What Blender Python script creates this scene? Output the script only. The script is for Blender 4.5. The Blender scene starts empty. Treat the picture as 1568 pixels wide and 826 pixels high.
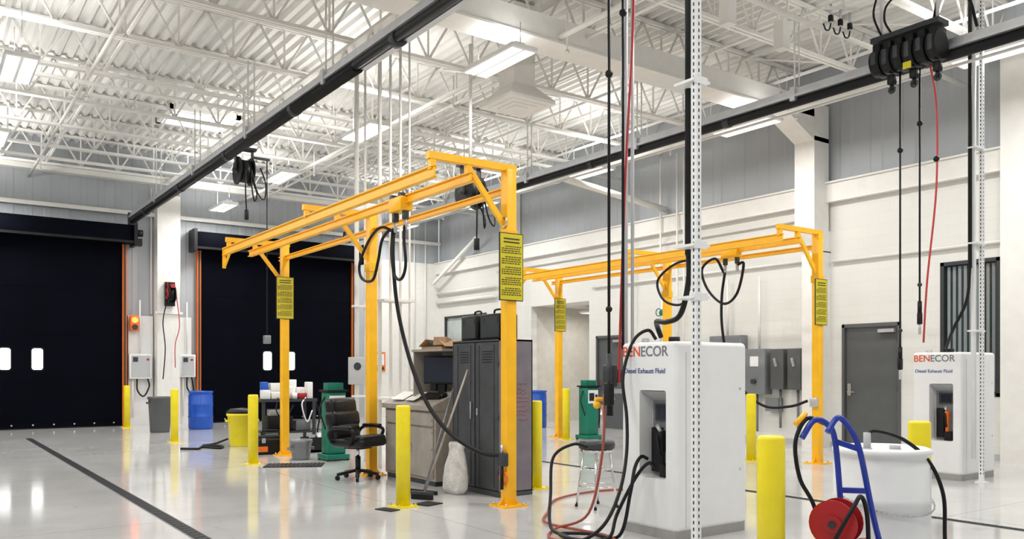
import bpy, bmesh, math, random
from mathutils import Vector, Matrix
random.seed(4)
scene=bpy.context.scene
# ------------------------------------------------------------------ materials
def M(name,col,rough=.5,metal=0,var=.06,scale=6,bump=0,bscale=40,emit=0,spec=.5):
    m=bpy.data.materials.new(name);m.use_nodes=True
    nt=m.node_tree;p=nt.nodes["Principled BSDF"]
    p.inputs["Roughness"].default_value=rough;p.inputs["Metallic"].default_value=metal
    p.inputs["Specular IOR Level"].default_value=spec
    tc=nt.nodes.new("ShaderNodeTexCoord")
    n=nt.nodes.new("ShaderNodeTexNoise");n.inputs["Scale"].default_value=scale;n.inputs["Detail"].default_value=4
    nt.links.new(tc.outputs["Object"],n.inputs["Vector"])
    r=nt.nodes.new("ShaderNodeValToRGB")
    r.color_ramp.elements[0].position=.3;r.color_ramp.elements[1].position=.7
    r.color_ramp.elements[0].color=tuple(c*(1-var) for c in col)+(1,)
    r.color_ramp.elements[1].color=tuple(min(1,c*(1+var)) for c in col)+(1,)
    nt.links.new(n.outputs["Fac"],r.inputs["Fac"]);nt.links.new(r.outputs["Color"],p.inputs["Base Color"])
    if bump:
        n2=nt.nodes.new("ShaderNodeTexNoise");n2.inputs["Scale"].default_value=bscale
        nt.links.new(tc.outputs["Object"],n2.inputs["Vector"])
        b=nt.nodes.new("ShaderNodeBump");b.inputs["Strength"].default_value=bump;b.inputs["Distance"].default_value=.01
        nt.links.new(n2.outputs["Fac"],b.inputs["Height"]);nt.links.new(b.outputs["Normal"],p.inputs["Normal"])
    if emit:
        p.inputs["Emission Color"].default_value=tuple(col)+(1,);p.inputs["Emission Strength"].default_value=emit
    return m
YEL=M("yellow_paint",(.86,.70,.010),.4,var=.05)
AMB=M("amber_gantry_paint",(.95,.49,.006),.38,var=.05)
WHT=M("white_plastic",(.80,.80,.79),.35,var=.02)
CRM=M("white_structural_paint",(.78,.765,.725),.5,var=.03)
DECK=M("roof_deck_paint",(.74,.73,.695),.5,var=.04,scale=2)
BLK=M("black_rubber",(.008,.008,.009),.45,var=.2,spec=.25)
CURT=M("black_door_fabric",(.0012,.0016,.0045),.7,var=.3,scale=1.5,spec=.05)
DGR=M("dark_grey_steel",(.045,.05,.054),.4,.2,spec=.3)
MGR=M("grey_steel",(.20,.21,.22),.4,.2)
LGR=M("light_grey_paint",(.46,.47,.48),.45,var=.04)
PANL=M("grey_wall_panel",(.41,.435,.46),.5,var=.03,scale=1.5)
DOORG=M("door_grey_paint",(.085,.09,.09),.45,var=.05)
LOCK=M("locker_grey_paint",(.06,.063,.067),.4,.2,var=.15)
LOCKS=M("locker_side_paint",(.17,.15,.17),.45,.1,var=.12)
TAN=M("tan_steel",(.33,.29,.25),.5,var=.12)
BASE=M("plinth_grey",(.33,.32,.30),.6)
CHR=M("chrome",(.7,.7,.71),.18,1,var=.02)
ALU=M("aluminium",(.55,.56,.58),.35,.6)
ORG=M("orange_paint",(.80,.16,.01),.45)
BLU=M("blue_plastic",(.007,.08,.45),.35)
BLUF=M("blue_frame_paint",(.010,.035,.34),.3)
RED=M("red_paint",(.38,.008,.012),.35)
REDH=M("red_hose_rubber",(.50,.035,.035),.45)
BRN=M("brown_hose_rubber",(.34,.07,.045),.5)
GRN=M("teal_green_paint",(.0,.17,.11),.4)
SIGN=M("yellow_sign",(.60,.50,.012),.45,var=.02)
INK=M("sign_ink",(.04,.035,.01),.6)
LEA=M("black_leather",(.006,.006,.007),.36,bump=.4,bscale=25,spec=.35)
PAPER=M("paper",(.75,.74,.70),.7)
CARD=M("cardboard",(.38,.24,.13),.8,var=.12)
BAGM=M("woven_sack",(.62,.60,.57),.7,var=.15,scale=14,bump=.6)
TXO=M("orange_lettering",(.72,.09,.015),.5);TXG=M("grey_lettering",(.17,.18,.20),.5);TXB=M("blue_lettering",(.02,.05,.22),.5)
GRIT=M("floor_drain_steel",(.012,.013,.015),.5,.2,spec=.2)
LAMP=M("lamp_diffuser",(1,.98,.95),.5,emit=.85,var=0)
LAMPH=M("bright_lamp_lens",(1,1,1),.5,emit=45,var=0)
SKYL=M("skylight_acrylic",(.85,.92,1),.4,emit=4.5,var=.05)
REDL=M("signal_red_lens",(1,.12,.02),.4,emit=6,var=0)
WHL=M("door_vision_panel",(.95,.97,1),.3,emit=1.2,var=0)
MON=M("monitor_glass",(.012,.016,.03),.15)
SLAT=M("blind_slat",(.26,.29,.29),.5)
HALL=M("hallway_paint",(.60,.57,.51),.6)
def glassm():
    m=bpy.data.materials.new("window_glass");m.use_nodes=True;p=m.node_tree.nodes["Principled BSDF"]
    n=m.node_tree.nodes.new("ShaderNodeTexNoise");n.inputs["Scale"].default_value=1.2
    r=m.node_tree.nodes.new("ShaderNodeValToRGB");r.color_ramp.elements[0].color=(.01,.02,.025,1);r.color_ramp.elements[1].color=(.04,.06,.07,1)
    m.node_tree.links.new(n.outputs["Fac"],r.inputs["Fac"]);m.node_tree.links.new(r.outputs["Color"],p.inputs["Base Color"])
    p.inputs["Roughness"].default_value=.05;return m
GLS=glassm()
OFFG=M("office_glass",(.45,.50,.48),.1,var=.25,scale=1.2)
def cmu():
    m=bpy.data.materials.new("painted_block_wall");m.use_nodes=True;nt=m.node_tree;p=nt.nodes["Principled BSDF"]
    tc=nt.nodes.new("ShaderNodeTexCoord");s=nt.nodes.new("ShaderNodeSeparateXYZ");c=nt.nodes.new("ShaderNodeCombineXYZ")
    nt.links.new(tc.outputs["Object"],s.inputs[0]);nt.links.new(s.outputs["Y"],c.inputs["X"]);nt.links.new(s.outputs["Z"],c.inputs["Y"])
    b=nt.nodes.new("ShaderNodeTexBrick");b.inputs["Scale"].default_value=1;b.inputs["Brick Width"].default_value=.4;b.inputs["Row Height"].default_value=.2
    b.inputs["Mortar Size"].default_value=.004;b.inputs["Mortar Smooth"].default_value=.4
    b.inputs["Color1"].default_value=(.70,.69,.65,1);b.inputs["Color2"].default_value=(.715,.705,.665,1);b.inputs["Mortar"].default_value=(.65,.64,.605,1)
    nt.links.new(c.outputs[0],b.inputs["Vector"]);nt.links.new(b.outputs["Color"],p.inputs["Base Color"])
    bp=nt.nodes.new("ShaderNodeBump");bp.invert=True;bp.inputs["Strength"].default_value=.2;bp.inputs["Distance"].default_value=.006
    nt.links.new(b.outputs["Fac"],bp.inputs["Height"]);nt.links.new(bp.outputs["Normal"],p.inputs["Normal"]);p.inputs["Roughness"].default_value=.45
    return m
CMU=cmu()
def floorm():
    m=bpy.data.materials.new("polished_epoxy_floor");m.use_nodes=True;nt=m.node_tree;p=nt.nodes["Principled BSDF"]
    tc=nt.nodes.new("ShaderNodeTexCoord")
    n=nt.nodes.new("ShaderNodeTexNoise");n.inputs["Scale"].default_value=.6;n.inputs["Detail"].default_value=7;n.inputs["Roughness"].default_value=.62
    nt.links.new(tc.outputs["Object"],n.inputs["Vector"])
    r=nt.nodes.new("ShaderNodeValToRGB");r.color_ramp.elements[0].position=.25;r.color_ramp.elements[1].position=.75
    r.color_ramp.elements[0].color=(.50,.495,.485,1);r.color_ramp.elements[1].color=(.66,.655,.645,1)
    nt.links.new(n.outputs["Fac"],r.inputs["Fac"])
    b=nt.nodes.new("ShaderNodeTexBrick");b.offset=0;b.inputs["Scale"].default_value=1;b.inputs["Brick Width"].default_value=4.1;b.inputs["Row Height"].default_value=4.1
    b.inputs["Mortar Size"].default_value=.006;b.inputs["Color1"].default_value=(1,1,1,1);b.inputs["Color2"].default_value=(1,1,1,1);b.inputs["Mortar"].default_value=(.6,.6,.6,1)
    nt.links.new(tc.outputs["Object"],b.inputs["Vector"])
    mx=nt.nodes.new("ShaderNodeMixRGB");mx.blend_type='MULTIPLY';mx.inputs[0].default_value=1
    nt.links.new(r.outputs[0],mx.inputs[1]);nt.links.new(b.outputs["Color"],mx.inputs[2])
    sc=nt.nodes.new("ShaderNodeTexNoise");sc.inputs["Scale"].default_value=5;sc.inputs["Detail"].default_value=6;sc.inputs["Distortion"].default_value=1.2
    nt.links.new(tc.outputs["Object"],sc.inputs["Vector"])
    sr=nt.nodes.new("ShaderNodeValToRGB");sr.color_ramp.elements[0].position=.62;sr.color_ramp.elements[0].color=(1,1,1,1);sr.color_ramp.elements[1].position=.78;sr.color_ramp.elements[1].color=(.85,.84,.83,1)
    nt.links.new(sc.outputs["Fac"],sr.inputs[0])
    m2=nt.nodes.new("ShaderNodeMixRGB");m2.blend_type='MULTIPLY';m2.inputs[0].default_value=1
    nt.links.new(mx.outputs[0],m2.inputs[1]);nt.links.new(sr.outputs[0],m2.inputs[2]);nt.links.new(m2.outputs[0],p.inputs["Base Color"])
    mr=nt.nodes.new("ShaderNodeMapRange");mr.inputs["To Min"].default_value=.05;mr.inputs["To Max"].default_value=.14
    nt.links.new(n.outputs["Fac"],mr.inputs[0]);nt.links.new(mr.outputs[0],p.inputs["Roughness"])
    p.inputs["Specular IOR Level"].default_value=1.0
    return m
FLOOR=floorm()

# ------------------------------------------------------------------ builder
class B:
    def __init__(s,name,o=(0,0,0),rz=0):
        s.name=name;s.o=Vector(o);s.rz=rz;s.bm=bmesh.new();s.mats=[]
    def mi(s,m):
        if m not in s.mats: s.mats.append(m)
        return s.mats.index(m)
    def _paint(s,faces,m,smooth):
        i=s.mi(m)
        for f in faces: f.material_index=i;f.smooth=smooth
    def box(s,c,d,m,rot=None,bev=0,seg=2):
        r=bmesh.ops.create_cube(s.bm,size=1);vs=r['verts']
        bmesh.ops.scale(s.bm,vec=d,verts=vs)
        fs=set(f for v in vs for f in v.link_faces)
        if bev:
            es=set(e for v in vs for e in v.link_edges)
            rr=bmesh.ops.bevel(s.bm,geom=list(es),offset=bev,segments=seg,profile=.5,affect='EDGES')
            vs=list(set([v for v in rr['verts']]+[v for f in rr['faces'] for v in f.verts]))
            st=[vs[0]];seen={vs[0]}
            while st:
                v=st.pop()
                for e in v.link_edges:
                    w=e.other_vert(v)
                    if w not in seen: seen.add(w);st.append(w)
            vs=list(seen);fs=set(f for v in vs for f in v.link_faces)
        mt=Matrix.Translation(Vector(c))
        if rot: mt=mt@Matrix.Rotation(rot[2],4,'Z')@Matrix.Rotation(rot[1],4,'Y')@Matrix.Rotation(rot[0],4,'X')
        bmesh.ops.transform(s.bm,matrix=mt,verts=vs)
        s._paint(fs,m,bool(bev));return s
    def span(s,a,b,m,bev=0):
        a=Vector(a);b=Vector(b)
        return s.box((a+b)/2,[max(abs(x),1e-4) for x in (b-a)],m,bev=bev)
    def bar(s,p0,p1,w,h,m):
        p0=Vector(p0);p1=Vector(p1);d=p1-p0;L=d.length
        r=bmesh.ops.create_cube(s.bm,size=1);vs=r['verts'];fs=set(f for v in vs for f in v.link_faces)
        bmesh.ops.scale(s.bm,vec=(L,w,h),verts=vs)
        x=d.normalized();up=Vector((0,0,1))
        if abs(x.dot(up))>.999: up=Vector((0,1,0))
        y=up.cross(x).normalized();z=x.cross(y)
        mt=Matrix((x,y,z)).transposed().to_4x4();mt.translation=(p0+p1)/2
        bmesh.ops.transform(s.bm,matrix=mt,verts=vs);s._paint(fs,m,False);return s
    def sweep(s,pts,rads,m,seg=10,cap=True):
        pts=[Vector(p) for p in pts];n=len(pts);rings=[];prev=None
        for i,p in enumerate(pts):
            t=(pts[min(i+1,n-1)]-pts[max(i-1,0)])
            if t.length<1e-9: t=Vector((0,0,1))
            t.normalize()
            if prev is None:
                a=Vector((0,0,1)) if abs(t.z)<.9 else Vector((1,0,0))
                u=t.cross(a).normalized()
            else:
                u=(prev-t*prev.dot(t))
                if u.length<1e-6: u=t.orthogonal()
                u.normalize()
            prev=u;v=t.cross(u)
            r=rads[i] if hasattr(rads,'__len__') else rads
            rings.append([s.bm.verts.new(p+(u*math.cos(2*math.pi*k/seg)+v*math.sin(2*math.pi*k/seg))*r) for k in range(seg)])
        fs=[]
        for i in range(n-1):
            for k in range(seg):
                fs.append(s.bm.faces.new((rings[i][k],rings[i][(k+1)%seg],rings[i+1][(k+1)%seg],rings[i+1][k])))
        s._paint(fs,m,True)
        if cap: s._paint([s.bm.faces.new(rings[0][::-1]),s.bm.faces.new(rings[-1])],m,False)
        return s
    def cyl(s,p0,p1,r,m,seg=16,r1=None):
        return s.sweep([p0,p1],[r,r if r1 is None else r1],m,seg)
    def hose(s,pts,r,m,seg=8,sub=8):
        P=[Vector(p) for p in pts];out=[]
        Q=[2*P[0]-P[1]]+P+[2*P[-1]-P[-2]]
        for i in range(1,len(Q)-2):
            a,b,c,d=Q[i-1:i+3]
            for k in range(sub):
                t=k/sub
                out.append(.5*((2*b)+(c-a)*t+(2*a-5*b+4*c-d)*t*t+(3*b-a-3*c+d)*t**3))
        out.append(P[-1]);return s.sweep(out,r,m,seg)
    def lathe(s,c,prof,m,seg=28):
        c=Vector(c);rings=[]
        for r,z in prof: rings.append([s.bm.verts.new(c+Vector((r*math.cos(2*math.pi*k/seg),r*math.sin(2*math.pi*k/seg),z))) for k in range(seg)])
        fs=[]
        for i in range(len(prof)-1):
            for k in range(seg): fs.append(s.bm.faces.new((rings[i][k],rings[i][(k+1)%seg],rings[i+1][(k+1)%seg],rings[i+1][k])))
        s._paint(fs,m,True);s._paint([s.bm.faces.new(rings[0][::-1]),s.bm.faces.new(rings[-1])],m,False);return s
    def torus(s,c,R,r,m,axis='Z',seg=28,ss=8):
        c=Vector(c);pts=[]
        for k in range(seg+1):
            a=2*math.pi*k/seg;x,y=R*math.cos(a),R*math.sin(a)
            pts.append(c+(Vector((x,y,0)) if axis=='Z' else Vector((0,x,y)) if axis=='X' else Vector((x,0,y))))
        return s.sweep(pts,r,m,ss,cap=False)
    def ball(s,c,r,m,sc=(1,1,1)):
        q=bmesh.ops.create_uvsphere(s.bm,u_segments=16,v_segments=10,radius=r);vs=q['verts']
        bmesh.ops.scale(s.bm,vec=sc,verts=vs);bmesh.ops.translate(s.bm,vec=Vector(c),verts=vs)
        s._paint(set(f for v in vs for f in v.link_faces),m,True);return s
    def poly(s,pts,ext,m):
        e=Vector(ext);a=[s.bm.verts.new(Vector(p)) for p in pts];b=[s.bm.verts.new(Vector(p)+e) for p in pts];n=len(a)
        fs=[s.bm.faces.new(a[::-1]),s.bm.faces.new(b)]+[s.bm.faces.new((a[i],a[(i+1)%n],b[(i+1)%n],b[i])) for i in range(n)]
        s._paint(fs,m,False);return s
    def rrect(s,xc,zc,w,h,r,y,dy,m):
        pts=[]
        for cx,cz,a0 in ((1,1,0),(-1,1,90),(-1,-1,180),(1,-1,270)):
            for k in range(5):
                a=math.radians(a0+k*22.5);pts.append((xc+cx*(w/2-r)+r*math.cos(a),y,zc+cz*(h/2-r)+r*math.sin(a)))
        return s.poly(pts,(0,dy,0),m)
    def done(s):
        me=bpy.data.meshes.new(s.name);bmesh.ops.recalc_face_normals(s.bm,faces=s.bm.faces[:]);s.bm.to_mesh(me);s.bm.free()
        for m in s.mats: me.materials.append(m)
        ob=bpy.data.objects.new(s.name,me);ob.location=s.o;ob.rotation_euler=(0,0,s.rz);scene.collection.objects.link(ob);return ob
def copy(ob,name,loc,rz=0):
    o=bpy.data.objects.new(name,ob.data);o.location=loc;o.rotation_euler=(0,0,rz);scene.collection.objects.link(o);return o

XL,XR,YB,YF,ZD=-8.0,13.85,23.4,-6.0,7.2
# ------------------------------------------------------------------ room shell
B("floor").span((XL,YF,-.2),(XR+3.5,YB+.2,0),FLOOR).done()
def ribbed(name,p0,axis,length,z0,z1,mat,period=.3,depth=.03,flip=1):
    b=B(name);n=int(length/period);prof=[(0,0),(.55,0),(.62,1),(.93,1)]
    pts=[]
    for i in range(n):
        for u,h in prof: pts.append(((i+u)*period,h*depth))
    pts.append((length,0));i0=b.mi(mat);prev=None
    for a,h in pts:
        if axis=='X': lo=(p0[0]+a,p0[1]-flip*h,z0);hi=(p0[0]+a,p0[1]-flip*h,z1)
        else: lo=(p0[0]-flip*h,p0[1]+a,z0);hi=(p0[0]-flip*h,p0[1]+a,z1)
        v=(b.bm.verts.new(lo),b.bm.verts.new(hi))
        if prev: f=b.bm.faces.new((prev[0],v[0],v[1],prev[1]));f.material_index=i0
        prev=v
    return b
b=ribbed("wall_back",(XL,YB),'X',XR-XL,0,ZD,PANL,.4,.015)
b.span((XL,YB+.03,0),(XR,YB+.2,ZD),PANL)
b.span((11.25,YB-.05,0),(XR,YB+.02,4.86),CRM)
b.done()
def wall_right():
    b=B("wall_right");Z1=4.6
    ops=[(6.18,7.12,1.0,3.2),(7.80,8.92,0,2.26),(14.65,15.7,0,2.28),(15.97,18.4,0,3.18),(20.6,23.0,1.3,3.15)]
    y=YF
    for a,c,z0,z1 in ops:
        b.span((XR,y,0),(XR+.2,a,Z1),CMU)
        if z0>0: b.span((XR,a,0),(XR+.2,c,z0),CMU)
        b.span((XR,a,z1),(XR+.2,c,Z1),CMU);y=c
    b.span((XR,y,0),(XR+.2,YB,Z1),CMU)
    b.span((XR+.04,YF,Z1),(XR+.2,YB,ZD),PANL)
    return b.done()
wall_right()
ribbed("wall_panel_upper_right",(XR+.035,YF),'Y',YB-YF,4.6,ZD,PANL,.6,.012).done()
b=B("trim_ledge_right");b.span((XR-.14,YF,4.52),(XR+.04,YB,4.86),CRM);b.span((XR-.18,YF,4.86),(XR+.04,YB,4.89),CRM);b.done()
B("baseboard_right").span((XR-.012,YF,0),(XR,7.75,.1),LGR).span((XR-.012,8.97,0),(XR,14.6,.1),LGR).span((XR-.012,18.45,0),(XR,YB,.1),LGR).done()
B("wall_left").span((XL-.2,YF,0),(XL,YB,ZD),PANL).done()
b=B("wall_hallway");b.span((XR+2.6,15.2,0),(XR+2.7,19.2,3.3),HALL).span((XR+.2,15.85,0),(XR+2.6,15.95,3.3),HALL).span((XR+.2,18.42,0),(XR+2.6,18.52,3.3),HALL).span((XR+.2,15.9,3.2),(XR+2.6,18.5,3.3),CRM);b.done()
b=B("ceiling");per=.2;x=XL;prof=[(0,0),(.08,0),(.12,.06),(.18,.06)];i0=b.mi(DECK);prev=None
while x<XR+.2:
    for u,h in prof:
        v=(b.bm.verts.new((x+u,YF,ZD-h)),b.bm.verts.new((x+u,YB+.2,ZD-h)))
        if prev: f=b.bm.faces.new((prev[0],v[0],v[1],prev[1]));f.material_index=i0
        prev=v
    x+=per
b.span((XL-.2,YF,ZD+.02),(XR+.2,YB+.2,ZD+.1),DECK);b.done()
def truss_mesh():
    b=B("roof_truss",(0,0,0));zb,zt=6.38,ZD-.1
    for z in (zb,zt):
        b.span((XL,-.065,z-.025),(XR,-.01,z+.025),CRM);b.span((XL,.01,z-.025),(XR,.065,z+.025),CRM)
    n=26;w=(XR-XL)/n
    for i in range(n):
        x0=XL+i*w
        b.cyl((x0,0,zt),(x0+w/2,0,zb),.02,CRM,6);b.cyl((x0+w/2,0,zb),(x0+w,0,zt),.02,CRM,6)
        b.bar((x0+w/2,0,zb),(x0+w/2,0,zt),.03,.02,CRM)
    return b
YT=[-5+1.85*i for i in range(16)]
t0=None
for y in YT:
    if t0 is None:
        t0=truss_mesh().done();t0.location=(0,y,0)
    else: copy(t0,"roof_truss",(0,y,0))
b=B("roof_girder")
for gx in (-1.5,5.43):
    for z in (5.98,6.34): b.span((gx-.07,YF,z-.025),(gx+.07,YB,z+.025),CRM)
    n=int((YB-YF)/.9)
    for i in range(n):
        y=YF+i*.9;b.bar((gx,y,6.34),(gx,y+.45,5.98),.03,.03,CRM);b.bar((gx,y+.45,5.98),(gx,y+.9,6.34),.03,.03,CRM)
b.done()
b=B("roof_bridging")
for gx in (-4.5,.6,2.6,8.0,10.2,12.2):
    b.span((gx-.02,YF,6.40),(gx+.02,YB,6.44),CRM);b.span((gx-.02,YF,7.0),(gx+.02,YB,7.04),CRM)
    for a,c in zip(YT[:-1],YT[1:]):
        b.bar((gx,a,6.4),(gx,c,7.04),.025,.025,CRM)
b.span((8.72,7.27,6.0),(8.88,7.43,6.4),CRM);b.span((10.02,7.38,6.0),(10.18,7.54,6.4),CRM)
b.done()
b=B("portal_frame");y0,y1=9.16,9.58
b.span((XL,y0,6.02),(XR-.5,y1,6.36),CRM,)
b.span((XL,y0-.03,6.0),(XR-.5,y1+.03,6.03),CRM)
b.poly([(XR-1.5,y0,6.1),(XR-.5,y0,5.62),(XR-.06,y0,5.62),(XR-.06,y0,6.3),(XR-1.5,y0,6.3)],(0,y1-y0,0),CRM)
b.span((XR-.5,y0,4.0),(XR-.06,y1,5.7),CRM);b.poly([(XR-.5,y0,4.0),(XR-.28,y0,3.6),(XR,y0,3.6),(XR,y0,4.0)],(0,y1-y0,0),CRM)
b.span((XR-.28,y0,0),(XR,y1,3.62),CRM);b.done()
B("wall_column").span((XR-.3,5.45,0),(XR,6.05,6.4),CRM).done()
b=B("wall_column");b.span((5.16,22.95,0),(5.72,YB-.02,6.0),CRM);b.span((5.1,22.9,2.9),(5.78,22.96,2.96),CRM);b.done()
B("wall_column").span((XR-.3,18.9,0),(XR,19.3,6.4),CRM).done()
b=B("trim_back_girt");b.span((XL,YB-.15,5.45),(XR,YB-.02,5.55),CRM);b.span((XL,YB-.3,6.3),(XR,YB-.02,6.42),CRM);b.done()

# ------------------------------------------------------------------ black roll-up doors
def rollup(name,x0,x1):
    b=B(name);y=YB-.16
    b.span((x0,y,.06),(x1,y+.05,4.75),CURT)
    for z in (1.15,2.3,3.45): b.span((x0,y-.006,z),(x1,y,z+.03),CURT)
    b.span((x0,y-.03,.03),(x1,y+.06,.16),CURT);b.span((x0,y-.02,0.0),(x1,y+.05,.04),BLK)
    for i in range(10): b.cyl((x0+.2+i*(x1-x0-.4)/9,y-.045,.1),(x0+.2+i*(x1-x0-.4)/9,y-.03,.1),.02,ALU,8)
    b.span((x0-.22,y-.42,4.68),(x1+.22,y+.08,5.12),CURT,bev=.03);b.span((x0-.22,y-.43,4.66),(x1+.22,y-.36,4.72),BLK)
    for x in (x0-.24,x1+.24): b.span((x-.04,y-.48,4.6),(x+.04,y+.1,5.18),BLK)
    b.cyl((x1+.27,y-.2,4.95),(x1+.45,y-.2,4.95),.09,BLK,14);b.span((x1+.29,y-.32,4.62),(x1+.42,y-.1,4.8),BLK)
    for x in (x0-.05,x1+.05):
        b.span((x-.05,y-.07,0),(x+.05,y+.08,4.66),ORG);b.span((x-.02,y-.1,0),(x+.02,y-.06,4.66),DGR)
    xc=(x0+x1)/2-.02
    for x in (xc-.34,xc+.34):
        b.rrect(x,1.70,.29,.58,.08,y-.008,.006,BLK);b.rrect(x,1.70,.24,.52,.06,y-.014,.02,WHL)
    return b.done()
rollup("rollup_door",-.07,4.37);rollup("rollup_door",6.32,10.72)
b=B("trim_dado_back");b.span((4.53,YB-.1,0),(5.13,YB-.02,2.85),WHT);b.span((5.76,YB-.1,0),(6.1,YB-.02,2.85),WHT);b.done()
# ------------------------------------------------------------------ doors/windows on right wall
def pdoor(name,y0,y1,h):
    b=B(name);y0+=.003;y1-=.003;h-=.003
    b.span((XR-.02,y0,0),(XR+.12,y0+.05,h),DOORG).span((XR-.02,y1-.05,0),(XR+.12,y1,h),DOORG).span((XR-.02,y0,h-.06),(XR+.12,y1,h),DOORG)
    b.span((XR+.03,y0+.055,.01),(XR+.08,y1-.055,h-.065),DOORG)
    b.span((XR-.0,y1-.17,.96),(XR+.03,y1-.1,1.18),CHR);b.cyl((XR-.05,y1-.13,1.03),(XR+.03,y1-.13,1.03),.012,CHR);b.bar((XR-.05,y1-.13,1.03),(XR-.05,y1-.27,1.03),.02,.02,CHR)
    for z in (.3,1.1,1.95): b.cyl((XR-.01,y0+.05,z-.05),(XR-.01,y0+.05,z+.05),.012,DGR,8)
    b.span((XR-.05,y0+.1,h-.17),(XR+.03,y0+.4,h-.11),ALU)
    return b.done()
pdoor("door_1",7.80,8.92,2.26);pdoor("door_2",14.65,15.7,2.28)
b=B("window_1")
a,c,z0,z1=6.18,7.12,1.0,3.2
for p,q in (((a,z0),(a+.06,z1)),((c-.06,z0),(c,z1)),((a,z0),(c,z0+.06)),((a,z1-.06),(c,z1))): b.span((XR-.01,p[0],p[1]),(XR+.14,q[0],q[1]),DGR)
b.span((XR+.07,a+.05,z0+.05),(XR+.09,c-.05,z1-.05),GLS)
for i in range(9):
    y=a+.12+i*.088;b.box((XR+.05,y,(z0+z1)/2),(.006,.045,z1-z0-.16),SLAT,rot=(0,0,.6))
b.done()
b=B("window_2");a,c,z0,z1=20.6,23.0,1.3,3.15
for p,q in (((a,z0),(a+.06,z1)),((c-.06,z0),(c,z1)),((a,z0),(c,z0+.06)),((a,z1-.06),(c,z1)),(((a+c)/2-.03,z0),((a+c)/2+.03,z1)),((a,2.3),(c,2.35))): b.span((XR-.01,p[0],p[1]),(XR+.14,q[0],q[1]),DGR)
b.span((XR+.06,a,z0),(XR+.08,c,z1),OFFG);b.done()
# ------------------------------------------------------------------ trench drains
def trench(name,x,y0,y1,w=.16):
    b=B(name);b.span((x-w/2-.012,y0,-.005),(x+w/2+.012,y1,.003),MGR);b.span((x-w/2,y0,0),(x+w/2,y1,.006),GRIT)
    y=y0+.1
    while y<y1:
        b.span((x-w/2+.02,y,.005),(x+w/2-.02,y+.03,.009),DGR);y+=.12
    b.done()
trench("floor_trench_drain",1.97,-4,20,.11);trench("floor_trench_drain",7.95,-4,20,.08)
# ------------------------------------------------------------------ exhaust rails
def rail(name,x,z,y0,y1,rr,thin=None):
    b=B(name)
    b.span((x-.07,y0,z+.07),(x+.07,y1,z+.17),ALU);b.span((x-.1,y0,z+.05),(x+.1,y1,z+.09),ALU)
    if thin:
        b.cyl((x-.03,y0,z),(x-.03,thin,z),.055,BLK,16);b.cyl((x,thin,z),(x,y1,z),rr,BLK,16);b.span((x+.04,y0,z-.03),(x+.12,thin,z+.06),ALU)
    else: b.cyl((x,y0,z),(x,y1,z),rr,BLK,16)
    y=y0+.8;k=0
    while y<y1:
        b.span((x-.11,y,z-.0),(x+.11,y+.08,z+.19),ALU);b.cyl((x-.05,y+.04,z+.18),(x-.05,y+.04,6.38),.012,CRM,6);b.cyl((x+.05,y+.04,z+.18),(x+.05,y+.04,6.38),.012,CRM,6)
        b.cyl((x,y+1.2,z),(x,y+1.32,z),rr+.01,DGR,16)
        y+=3.1;k+=1
    b.span((x-.1,y1-.1,z-.1),(x+.1,y1,z+.19),DGR)
    b.done()
rail("exhaust_extraction_rail",4.42,5.13,-3,22.3,.085,9.4);rail("exhaust_extraction_rail",10.0,5.15,-3,22.0,.062)
b=B("rail_support_conduit")
for x,z,r in ((10.22,5.2,.025),(10.3,5.12,.02),(10.42,5.4,.02),(4.62,5.45,.02),(4.68,5.45,.015)): b.cyl((x,-3,z),(x,22,z),r,CRM,8)
b.done()
b=B("ceiling_sprinkler_pipes")
for x,z,r in ((2.3,6.15,.03),(7.4,6.1,.04),(7.9,6.2,.025),(12.6,6.0,.05),(.3,6.2,.03)):
    b.cyl((x,YF,z),(x,YB,z),r,CRM,8)
for y,z in ((3.1,5.95),(6.6,5.95),(14.6,5.95),(20.2,5.95)): b.cyl((-4,y,z),(XR,y,z),.035,CRM,8)
for x in (2.3,7.4,12.6):
    for y in range(-3,23,3): b.cyl((x,y,6.38),(x,y,5.85),.012,CRM,6);b.ball((x,y,5.85),.03,CHR)
b.cyl((10.9,13.3,5.35),(13.8,13.3,5.05),.07,CRM,12)
b.done()
# ------------------------------------------------------------------ yellow hose gantries
def gantry(X0,Ys):
    b=B("hose_reel_gantry",(X0,0,0));w=.06;Z=3.5
    for i,y in enumerate(Ys):
        b.span((-w,y-w,.012),(w,y+w,Z),AMB,bev=.006);b.span((-.15,y-.15,0),(.15,y+.15,.014),AMB)
        for sx in (-.11,.11):
            for sy in (-.11,.11): b.cyl((sx,y+sy,.012),(sx,y+sy,.04),.014,CHR,6)
        for sx in (-1,1): b.poly([(sx*w,y-.006,.014),(sx*.14,y-.006,.014),(sx*w,y-.006,.1)],(0,.012,0),AMB)
        b.span((-.97,y-.035,Z-.02),(w+.02,y+.035,Z+.05),AMB)
        b.bar((-.50,y,Z-.04),(-.03,y,Z-.62),.04,.055,AMB)
        b.span((-w-.01,y-w-.01,Z-.75),(w+.01,y+w+.01,Z-.64),AMB)
        for xx in (-.92,-.5): b.span((xx-.03,y-.03,Z-.12),(xx+.03,y+.03,Z),AMB)
    ya,yb=Ys[0]-.05,Ys[-1]+.25
    for x,z,hh in ((-.92,Z-.15,.105),(-.5,Z-.15,.085),(.02,Z-.2,.055)):
        b.span((x-.012,ya,z-hh/2),(x+.012,yb,z+hh/2),AMB)
        for s in (-1,1): b.span((x-.036,ya,z+s*hh/2-.006),(x+.036,yb,z+s*hh/2+.006),AMB)
    b.span((-.95,yb-.03,Z-.42),(-.9,yb+.0,Z-.1),AMB);b.bar((-.92,yb-.02,Z-.4),(-.92,yb-.3,Z-.2),.03,.03,AMB)
    return b
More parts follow.
